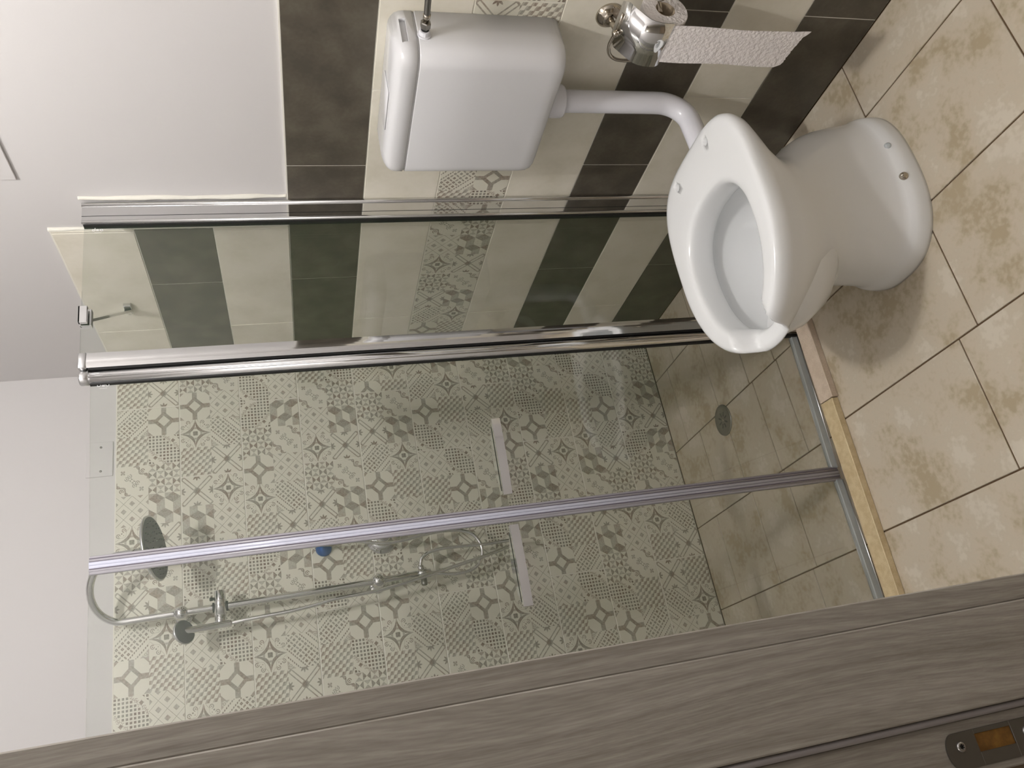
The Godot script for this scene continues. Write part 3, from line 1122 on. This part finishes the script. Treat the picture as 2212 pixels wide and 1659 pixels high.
func build_inlet_hose():
	var t := thing("inlet_hose", "braided steel water hose with a brass nut feeding the cistern", "hose", Vector3(-0.07, 1.115, 1.58))
	var at := Vector3(-0.070, 1.115, 1.5760)
	var st := mb()
	add_lathe(st, at, Vector3.BACK, [[0, 0.0082], [0.006, 0.0082]], 24)
	put("washer", st, M.rubber, t)
	st = mb()
	add_lathe(st, at + Vector3(0, 0, 0.006), Vector3.BACK, [[0, 0.0098], [0.002, 0.0112], [0.013, 0.0112], [0.015, 0.0095]], 6)
	put("nut", st, M.steel, t)
	st = mb(true)
	add_lathe(st, at + Vector3(0, 0, 0.020), Vector3.BACK, [[0, 0.0055], [0.006, 0.0055], [0.0065, 0.0075], [0.019, 0.0078], [0.020, 0.006]], 24)
	put("ferrule", st, M.nickel, t)
	st = mb(true)
	add_tube(st, smooth_line([at + Vector3(0, 0, 0.037), at + Vector3(0.0, 0.002, 0.075), at + Vector3(0.005, 0.0, 0.13), at + Vector3(0.025, -0.06, 0.20), at + Vector3(0.045, -0.20, 0.22), at + Vector3(0.05, -0.33, 0.22)], 14), 0.0068, 14, 0.0006, 0.0026)
	put("braid", st, M.steel, t)
	st = mb(true)
	add_lathe(st, Vector3(-0.0006, 0.775, 1.796), Vector3.LEFT, [[0, 0.024], [0.005, 0.022], [0.006, 0.011], [0.032, 0.011], [0.034, 0.006]], 28)
	put("stop_valve", st, M.chrome, t)


# ==================================================================== paper
func build_paper():
	var t := thing("toilet_paper_holder", "chrome toilet paper holder with a bent metal cover flap on the striped wall", "paper holder", Vector3(-0.05, 0.65, 1.6))
	var st := mb(true)
	add_lathe(st, Vector3(-0.0003, 0.691, 1.578), Vector3.LEFT, [[0, 0.0305], [0.002, 0.0312], [0.006, 0.0300], [0.011, 0.0255], [0.015, 0.0200], [0.0165, 0.0180], [0.019, 0.0165], [0.020, 0.010]], 40)
	put("wall_rose", st, M.nickel, t)
	st = mb(true)
	add_tube(st, smooth_line([Vector3(-0.016, 0.691, 1.578), Vector3(-0.035, 0.690, 1.580), Vector3(-0.055, 0.687, 1.582), Vector3(-0.066, 0.686, 1.584)], 6), 0.0068, 18)
	put("arm", st, M.nickel, t)
	st = mb(true)
	add_lathe(st, Vector3(-0.0665, 0.694, 1.5845), Vector3(-0.7, 0.5, 0.3), [[-0.0085, 0.001], [-0.007, 0.005], [-0.004, 0.0078], [0, 0.0086], [0.004, 0.0078], [0.007, 0.005], [0.0085, 0.001]], 24)
	put("ball", st, M.nickel, t)
	# hinge pin, and the wire that loops below the ball to carry the roll
	st = mb(true)
	add_tube(st, [Vector3(-0.066, 0.694, 1.580), Vector3(-0.066, 0.6945, 1.637)], 0.0034, 14)
	put("hinge_pin", st, M.nickel, t)
	st = mb(true)
	var wire := smooth_line([Vector3(-0.063, 0.694, 1.580), Vector3(-0.064, 0.697, 1.552), Vector3(-0.066, 0.690, 1.529), Vector3(-0.070, 0.672, 1.518), Vector3(-0.075, 0.645, 1.520), Vector3(-0.080, 0.622, 1.532), Vector3(-0.082, 0.618, 1.56), Vector3(-0.082, 0.618, 1.645), Vector3(-0.081, 0.624, 1.664), Vector3(-0.076, 0.632, 1.682), Vector3(-0.07, 0.636, 1.70)], 10)
	add_tube(st, wire, 0.0042, 16)
	put("roll_wire", st, M.nickel, t)
	st = mb(true)
	add_lathe(st, Vector3(-0.072, 0.636, 1.688), Vector3(0, 0, 1), [[-0.004, 0.010], [0.0, 0.0155], [0.006, 0.019], [0.014, 0.0205], [0.024, 0.0205], [0.030, 0.016], [0.032, 0.006]], 32)
	put("end_knob", st, M.chrome, t)
	# cover: flat back, then bent over the front of the roll
	var prof := [[-0.056, 0.699], [-0.070, 0.6905], [-0.090, 0.677], [-0.108, 0.664], [-0.1165, 0.6565], [-0.1225, 0.6465], [-0.1260, 0.634], [-0.1275, 0.620], [-0.1272, 0.6075], [-0.1255, 0.5990]]
	st = mb(true)
	var outer := []
	for p in prof: outer.append(Vector2(p[0], p[1]))
	var rings := []
	for i in outer.size():
		var d: Vector2 = (outer[mini(i + 1, outer.size() - 1)] - outer[maxi(i - 1, 0)]).normalized()
		var nn := Vector2(-d.y, d.x) * 0.0010
		var a: Vector2 = outer[i] + nn
		var b: Vector2 = outer[i] - nn
		var z0 := 1.553
		var z1 := 1.668
		if i == 0: 
			z0 = 1.580
			z1 = 1.660
		if i == outer.size() - 1:
			z0 += 0.004
			z1 -= 0.004
		rings.append(PackedVector3Array([Vector3(a.x, a.y, z0), Vector3(a.x, a.y, z1), Vector3(b.x, b.y, z1), Vector3(b.x, b.y, z0)]))
	st.set_smooth_group(-1)
	add_rings(st, rings)
	var strip_smooth := mb(true)
	add_rings(strip_smooth, rings)
	put("cover_flap", strip_smooth, M.chrome, t)
	# the roll, and its hanging length
	var r := thing("toilet_roll", "white toilet paper roll hanging from the chrome holder, its loose end dangling down", "toilet paper", Vector3(-0.075, 0.605, 1.61))
	var zc := Vector3(-0.0745, 0.6080, 0)
	st = mb()
	rings = []
	for q in [[1.562, 0.0215], [1.562, 0.0495], [1.5635, 0.0510], [1.6585, 0.0510], [1.660, 0.0495], [1.660, 0.0215]]:
		rings.append(ring_pts(zc + Vector3(0, 0, q[0]), Vector3.RIGHT, Vector3.UP, q[1], 64))
	rings.append(rings[0])
	add_rings(st, rings, false, false)
	put("paper_winding", st, M.paper, r)
	st = mb(true)
	rings = []
	for q in [[1.5622, 0.0200], [1.5622, 0.0216], [1.6598, 0.0216], [1.6598, 0.0200]]:
		rings.append(ring_pts(zc + Vector3(0, 0, q[0]), Vector3.RIGHT, Vector3.UP, q[1], 40))
	rings.append(rings[0])
	add_rings(st, rings, false, false)
	put("cardboard_tube", st, M.card, r)
	st = mb(true)
	var rip := noise(81, 40.0, 2)
	var na := 26
	var nb := 60
	var front := []
	var back := []
	for i in nb + 1:
		var f := float(i) / nb
		var rowf := []
		var rowb := []
		for j in na + 1:
			var g := float(j) / na
			var z := lerpf(1.5665, 1.6625, g) + 0.0015 * sin(f * 9.0) * (1.0 if g > 0.5 else -1.0)
			var y_end := 0.284 + 0.013 * (1.0 - g) + 0.0022 * rip.get_noise_1d(g * 0.6)
			if g < 0.14: y_end += 0.016 * pow(1.0 - g / 0.14, 2.0)
			if g > 0.86: y_end -= 0.011 * pow((g - 0.86) / 0.14, 1.5)
			var y := lerpf(0.606, y_end, f)
			var x := -0.1263 - 0.0015 * sin(g * 7.0 + f * 2.0) * f - 0.003 * f
			z += (0.004 * pow(maxf(0.0, g - 0.9) / 0.1, 2.0) * smoothstep(0.85, 1.0, f))
			rowf.append(Vector3(x - 0.0003, y, z))
			rowb.append(Vector3(x + 0.0003, y, z))
		front.append(rowf)
		back.append(rowb)
	for i in nb:
		for j in na:
			face(st, [front[i][j], front[i][j + 1], front[i + 1][j + 1], front[i + 1][j]], Vector3.LEFT)
			face(st, [back[i][j], back[i][j + 1], back[i + 1][j + 1], back[i + 1][j]], Vector3.RIGHT)
	put("loose_end", st, M.paper, r)


# ==================================================================== shower fittings
func build_shower():
	var t := thing("shower_column", "chrome shower column with a hooked top, round grey head and two ball mounts", "shower", Vector3(-0.86, 1.05, 0.07))
	var z := 0.072
	var pts := [Vector3(-0.846, 1.045, z), Vector3(-0.853, 1.2, z), Vector3(-0.861, 1.55, z), Vector3(-0.866, 1.85, z), Vector3(-0.868, 1.958, z)]
	# hook: half a circle that swings forwards and to the right
	var from := Vector3(-0.868, 1.958, z)
	var to := Vector3(-0.700, 1.945, 0.205)
	for i in range(1, 21):
		var a := PI * i / 20.0
		pts.append(from.lerp(to, (1.0 - cos(a)) / 2.0) + Vector3(0, 0.088 * sin(a), 0))
	pts.append(Vector3(-0.6985, 1.918, 0.2055))
	pts.append(Vector3(-0.698, 1.898, 0.206))
	var st := mb(true)
	add_tube(st, pts, 0.0108, 24)
	put("riser_pipe", st, M.chrome, t)
	var hc := Vector3(-0.692, 1.853, 0.205)
	var dn := Vector3(0.10, -1.0, 0.20).normalized()
	st = mb(true)
	add_lathe(st, hc, -dn, [[0.008, 0.016], [0.012, 0.013], [0.020, 0.012], [0.022, 0.015], [0.030, 0.015], [0.032, 0.009], [0.036, 0.009], [0.037, 0.0135], [0.052, 0.0135], [0.053, 0.01]], 24)
	put("swivel", st, M.chrome, t)
	st = mb(true)
	add_lathe(st, hc, -dn, [[-0.004, 0.0965], [-0.002, 0.099], [0.002, 0.099], [0.006, 0.093], [0.009, 0.06], [0.010, 0.012]], 64)
	var head := put("overhead_rose", st, M.satin, t)
	st = mb(true)
	add_lathe(st, hc, dn, [[0.003, 0.095], [0.0048, 0.0945], [0.0052, 0.09]], 64)
	put("spray_face", st, M.nozzle, head).position = Vector3.ZERO
	st = mb(true)
	var sx := dn.cross(Vector3.BACK).normalized()
	var sy := dn.cross(sx)
	for ring in [[0.028, 8], [0.048, 14], [0.066, 18], [0.080, 22]]:
		for i in ring[1]:
			var a: float = TAU * (i + 0.3) / ring[1]
			var p: Vector3 = hc + dn * 0.0048 + (sx * cos(a) + sy * sin(a)) * ring[0]
			add_lathe(st, p, dn, [[0, 0.0026], [0.0045, 0.0019], [0.005, 0.0008]], 8)
	put("nozzles", st, M.nozzle_dark, head).position = Vector3.ZERO
	tag(head.get_child(1), "", "", "", "stuff")
	# mounts: disc on the tiles, neck, ball round the pipe
	for c in [Vector3(-0.866, 1.800, z), Vector3(-0.853, 1.199, z)]:
		st = mb(true)
		add_lathe(st, Vector3(c.x, c.y, 0.0003), Vector3.BACK, [[0, 0.0255], [0.003, 0.0265], [0.006, 0.0250], [0.008, 0.0200], [0.010, 0.013], [0.045, 0.0110], [0.055, 0.0110]], 32)
		put("wall_mount", st, M.chrome, t)
		st = mb(true)
		var ball := []
		for i in 17:
			var a := PI * i / 16.0
			ball.append([-0.0225 * cos(a), 0.0225 * sin(a)])
		add_lathe(st, c, Vector3.UP, ball, 32)
		put("ball_joint", st, M.chrome, t)
	# slider with its cone holder at the left end
	st = mb(true)
	var sc := Vector3(-0.8645, 1.686, z + 0.012)
	add_lathe(st, sc + Vector3(0.048, 0, 0), Vector3.LEFT, [[0, 0.015], [0.002, 0.0172], [0.075, 0.0172], [0.0755, 0.0162], [0.077, 0.0172], [0.110, 0.0158], [0.112, 0.0135]], 36)
	var slider := put("slider", st, M.chrome, t)
	st = mb(true)
	add_lathe(st, sc + Vector3(0.0245, 0.0145, 0.004), Vector3(0, 1, 0), [[0, 0.0045], [0.006, 0.0045], [0.0065, 0.0058], [0.014, 0.0058], [0.015, 0.004]], 16)
	put("lock_knob", st, M.rubber, slider).position = Vector3.ZERO
	st = mb(true)
	for y in [-0.0195, 0.0195]:
		add_lathe(st, sc + Vector3(0.001, y, -0.010), Vector3.UP, [[-0.003, 0.0150], [0.003, 0.0150]], 28)
	put("slider_collar", st, M.rubber, slider).position = Vector3.ZERO
	# diverter at the foot of the riser
	st = mb(true)
	add_lathe(st, Vector3(-0.8465, 1.067, z), Vector3.DOWN, [[0, 0.0118], [0.002, 0.0142], [0.026, 0.0142], [0.028, 0.0112], [0.040, 0.0105], [0.041, 0.007]], 28)
	add_lathe(st, Vector3(-0.838, 1.056, z), Vector3(1, 0.10, 0), [[0, 0.0105], [0.014, 0.0105], [0.016, 0.0085]], 24)
	put("diverter", st, M.chrome, t)
	st = mb(true)
	add_lathe(st, Vector3(-0.857, 1.053, z + 0.004), Vector3(-1, 0.03, 0.1), [[0, 0.006], [0.008, 0.006], [0.009, 0.0095], [0.028, 0.0105], [0.032, 0.008], [0.033, 0.003]], 24)
	put("diverter_knob", st, M.steel, t)

	# hand shower resting in the slider, and its hose
	var h := thing("hand_shower", "small grey-faced hand shower resting in the chrome slider, its ribbed hose looping below", "hand shower", Vector3(-0.93, 1.69, 0.1))
	st = mb(true)
	add_tube(st, smooth_line([Vector3(-0.921, 1.655, 0.090), Vector3(-0.923, 1.690, 0.096), Vector3(-0.926, 1.730, 0.106), Vector3(-0.929, 1.765, 0.117), Vector3(-0.931, 1.785, 0.122)], 6), 0.0108, 20)
	put("grip", st, M.chrome, h)
	var fc := Vector3(-0.9345, 1.786, 0.128)
	var fd := Vector3(0.12, -0.72, 0.68).normalized()
	st = mb(true)
	add_lathe(st, fc, fd, [[-0.016, 0.010], [-0.014, 0.022], [-0.009, 0.031], [-0.003, 0.0355], [0.002, 0.0370], [0.004, 0.0360]], 40)
	put("head_shell", st, M.satin, h)
	st = mb(true)
	add_lathe(st, fc, fd, [[0.0015, 0.0345], [0.0052, 0.0340], [0.0062, 0.030], [0.0065, 0.01]], 40)
	put("head_face", st, M.nozzle, h)
	st = mb(true)
	var l1 := [Vector3(-0.921, 1.660, 0.090), Vector3(-0.918, 1.60, 0.098), Vector3(-0.915, 1.484, 0.110), Vector3(-0.907, 1.40, 0.115), Vector3(-0.898, 1.333, 0.118), Vector3(-0.893, 1.22, 0.118), Vector3(-0.881, 1.133, 0.116), Vector3(-0.866, 1.050, 0.112), Vector3(-0.840, 0.920, 0.102), Vector3(-0.821, 0.831, 0.095), Vector3(-0.803, 0.758, 0.090), Vector3(-0.790, 0.715, 0.088), Vector3(-0.780, 0.712, 0.086), Vector3(-0.780, 0.745, 0.085), Vector3(-0.781, 0.840, 0.084), Vector3(-0.778, 0.905, 0.083), Vector3(-0.776, 0.975, 0.082), Vector3(-0.782, 1.022, 0.080), Vector3(-0.797, 1.049, 0.077), Vector3(-0.822, 1.058, 0.073)]
	add_tube(st, smooth_line(l1, 12), 0.0064, 14, 0.0007, 0.0034)
	put("hose", st, M.chrome, h)

	# hose from the wall outlet down and round to the diverter
	var s := thing("supply_hose", "ribbed chrome hose looping from the blue wall outlet down to the column's foot", "hose", Vector3(-0.72, 1.3, 0.09))
	st = mb(true)
	var l2 := [Vector3(-0.7145, 1.330, 0.088), Vector3(-0.715, 1.300, 0.090), Vector3(-0.718, 1.254, 0.090), Vector3(-0.735, 1.174, 0.090), Vector3(-0.734, 1.103, 0.090), Vector3(-0.722, 1.025, 0.090), Vector3(-0.720, 0.939, 0.088), Vector3(-0.737, 0.877, 0.086), Vector3(-0.776, 0.848, 0.084), Vector3(-0.823, 0.850, 0.080), Vector3(-0.857, 0.884, 0.076), Vector3(-0.864, 0.941, 0.073), Vector3(-0.856, 0.995, 0.072), Vector3(-0.8465, 1.035, 0.072)]
	add_tube(st, smooth_line(l2, 12), 0.0064, 14, 0.0007, 0.0034)
	put("hose", st, M.chrome, s)
	st = mb(true)
	add_lathe(st, Vector3(-0.7142, 1.345, 0.088), Vector3.DOWN, [[0, 0.0070], [0.002, 0.0088], [0.020, 0.0088], [0.022, 0.0078], [0.040, 0.0074], [0.041, 0.006]], 24)
	put("hose_nut", st, M.nickel, s)

	# outlet: blue dome with a chrome elbow through it
	var o := thing("wall_outlet", "glossy blue domed cap with a chrome elbow on the patterned wall", "wall outlet", Vector3(-0.705, 1.36, 0.0))
	st = mb(true)
	var dome := []
	for i in 13:
		var a := PI / 2.0 * i / 12.0
		dome.append([0.0003 + 0.030 * sin(a), 0.0272 * cos(a)])
	add_lathe(st, Vector3(-0.7045, 1.360, 0.0), Vector3.BACK, dome, 40)
	put("dome_cap", st, M.blue, o)
	st = mb(true)
	add_tube(st, smooth_line([Vector3(-0.7045, 1.362, 0.026), Vector3(-0.706, 1.362, 0.055), Vector3(-0.709, 1.361, 0.074), Vector3(-0.712, 1.354, 0.085), Vector3(-0.714, 1.341, 0.088)], 6), 0.0086, 20)
	put("elbow", st, M.nickel, o)

	# mixer: round plate, stepped dome, lever
	var m := thing("shower_mixer", "round chrome shower mixer plate with a lever handle on the patterned wall", "mixer tap", Vector3(-0.695, 1.165, 0.0))
	var vc := Vector3(-0.6965, 1.1655, 0.0003)
	st = mb(true)
	add_lathe(st, vc, Vector3.BACK, [[0, 0.0520], [0.003, 0.0530], [0.006, 0.0515], [0.009, 0.0450], [0.012, 0.0430], [0.014, 0.0400], [0.020, 0.034], [0.021, 0.020]], 56)
	put("cover_plate", st, M.chrome, m)
	st = mb(true)
	add_lathe(st, vc, Vector3.BACK, [[0.018, 0.0265], [0.050, 0.0265], [0.056, 0.0240], [0.060, 0.018], [0.062, 0.006]], 40)
	put("hub", st, M.chrome, m)
	st = mb(true)
	var lev := []
	for i in 11:
		var f := i / 10.0
		var c := vc + Vector3(-0.010 * f, -0.015 - 0.070 * f, 0.054 + 0.022 * f)
		var w := lerpf(0.010, 0.0125, f) if f < 0.9 else 0.0095
		var hgt := lerpf(0.009, 0.0045, f)
		var rr := PackedVector3Array()
		for k in 16:
			var a := TAU * k / 16.0
			rr.append(c + Vector3(cos(a) * w, sin(a) * hgt * 0.3, sin(a) * hgt))
		lev.append(rr)
	add_rings(st, lev)
	put("lever", st, M.chrome, m)


func build_small_things():
	# drain
	var d := thing("floor_drain", "round slotted metal drain grate set in the shower floor", "drain", Vector3(-0.54, 0, 0.402))
	var c := Vector3(-0.540, 0.0002, 0.402)
	var st := mb(true)
	add_lathe(st, c, Vector3.UP, [[0, 0.0545], [0.0022, 0.0540], [0.0034, 0.0500], [0.0028, 0.0420], [0.0022, 0.0370], [0.0022, 0.004]], 56)
	put("grate", st, M.steel, d)
	st = mb()
	for k in 8:
		var xf := Transform3D(Basis(Vector3.UP, TAU * k / 8.0 + 0.2), c)
		add_box(st, Vector3(0.013, 0.0018, -0.0028), Vector3(0.029, 0.0026, 0.0028), 0.0004, xf)
	put("slots", st, M.nozzle_dark, d)
	st = mb(true)
	add_lathe(st, c + Vector3(0, 0.002, 0), Vector3.UP, [[0, 0.0052], [0.0014, 0.0048], [0.0017, 0.002]], 20)
	put("centre_screw", st, M.nickel, d)
	# blanking plate above the printed tiles
	var p := thing("blanking_plate", "white rectangular blanking plate with two screws above the patterned tiles", "wall plate", Vector3(-0.307, 2.05, -0.008))
	st = mb()
	add_box(st, Vector3(-0.369, 2.012, -0.0084), Vector3(-0.246, 2.094, -0.0045), 0.001)
	put("plate", st, M.paint, p)
	for x in [-0.3505, -0.2655]:
		st = mb(true)
		add_lathe(st, Vector3(x, 2.049, -0.0046), Vector3.BACK, [[0, 0.0042], [0.001, 0.0038], [0.0012, 0.001]], 16)
		put("screw", st, M.zinc, p)
	# box high on the right-hand wall
	var v := thing("wall_box_cover", "white square cover box high on the painted right wall", "cover box", Vector3(0.0, 2.1, 1.1))
	st = mb()
	add_box(st, Vector3(0.0025, 2.019, 1.031), Vector3(0.0083, 2.26, 1.27), 0.001)
	put("cover", st, M.paint, v)
	# mortar and sealant left along the edge of the tiling and the channel
	var s := thing("sealant_bead", "rough white sealant bead beside the chrome wall channel", "sealant", Vector3(0, 1.4, 0.96))
	st = mb(true)
	var wob := noise(91, 6.0, 3)
	var rings := []
	for i in 120:
		var y := lerpf(1.403, 1.905, i / 119.0)
		var r := 0.0062 + 0.0028 * wob.get_noise_1d(y)
		rings.append(ring_pts(Vector3(0.0075, y, 0.9545 + 0.003 * wob.get_noise_1d(y * 1.3 + 5.0)), Vector3.RIGHT, Vector3.BACK, r, 10))
	add_rings(st, rings)
	put("bead", st, M.grout_white, s)
	var e := thing("mortar_edge", "rough pale mortar along the front edge of the upper shower tiles", "mortar", Vector3(0, 1.4, 0.83))
	st = mb(true)
	rings = []
	for i in 160:
		var y := lerpf(1.402, 2.004, i / 159.0)
		var r := 0.0052 + 0.002 * wob.get_noise_1d(y * 2.0 + 20.0)
		rings.append(ring_pts(Vector3(0.0060, y, 0.832 + 0.003 * wob.get_noise_1d(y * 1.7 + 9.0)), Vector3.RIGHT, Vector3.BACK, r, 10))
	add_rings(st, rings)
	put("ridge", st, M.grout_white, e)


# ==================================================================== lamps (both out of the frame)
func ceiling_lamp(at: Vector3, k: float):
	var t := thing("ceiling_lamp", "two-bulb ceiling lamp in the middle of the bathroom", "lamp", at)
	var st := mb(true)
	add_lathe(st, at + Vector3(0, 0.019, 0), Vector3.DOWN, [[0, 0.10], [0.012, 0.10], [0.018, 0.09], [0.0185, 0.02]], 40)
	put("base", st, M.satin, t)
	for s in [-1.0, 1.0]:
		var c := at + Vector3(0.055 * s, -0.055, 0)
		st = mb(true)
		var b := []
		for i in 13:
			var a := PI * i / 12.0
			b.append([-0.03 * cos(a), 0.03 * sin(a)])
		add_lathe(st, c, Vector3.UP, b, 24)
		put("bulb", st, M.bulb, t)
		var l := OmniLight3D.new()
		l.name = "bulb_light" if s < 0 else "bulb_light_001"
		l.position = c - at
		l.light_color = Color(1.0, 0.992, 0.985)
		l.light_energy = 0.5 * k
		l.light_size = 0.028
		l.omni_range = 8.0
		l.omni_attenuation = 2.0
		l.shadow_enabled = true
		t.add_child(l)


func hall_lamp(at: Vector3, k: float):
	var t := thing("hall_lamp", "round ceiling lamp in the hall outside the bathroom door", "lamp", at)
	var st := mb(true)
	add_lathe(st, at + Vector3(0, 0.179, 0), Vector3.DOWN, [[0, 0.05], [0.02, 0.05], [0.021, 0.012], [0.10, 0.012]], 30)
	put("stem", st, M.satin, t)
	st = mb(true)
	var b := []
	for i in 17:
		var a := PI * i / 16.0
		b.append([-0.09 * cos(a), 0.09 * sin(a)])
	add_lathe(st, at, Vector3.UP, b, 32)
	put("globe", st, M.bulb, t)
	var l := OmniLight3D.new()
	l.name = "globe_light"
	l.light_color = Color(1.0, 0.992, 0.985)
	l.light_energy = k
	l.light_size = 0.085
	l.omni_range = 8.0
	l.omni_attenuation = 2.0
	l.shadow_enabled = true
	t.add_child(l)
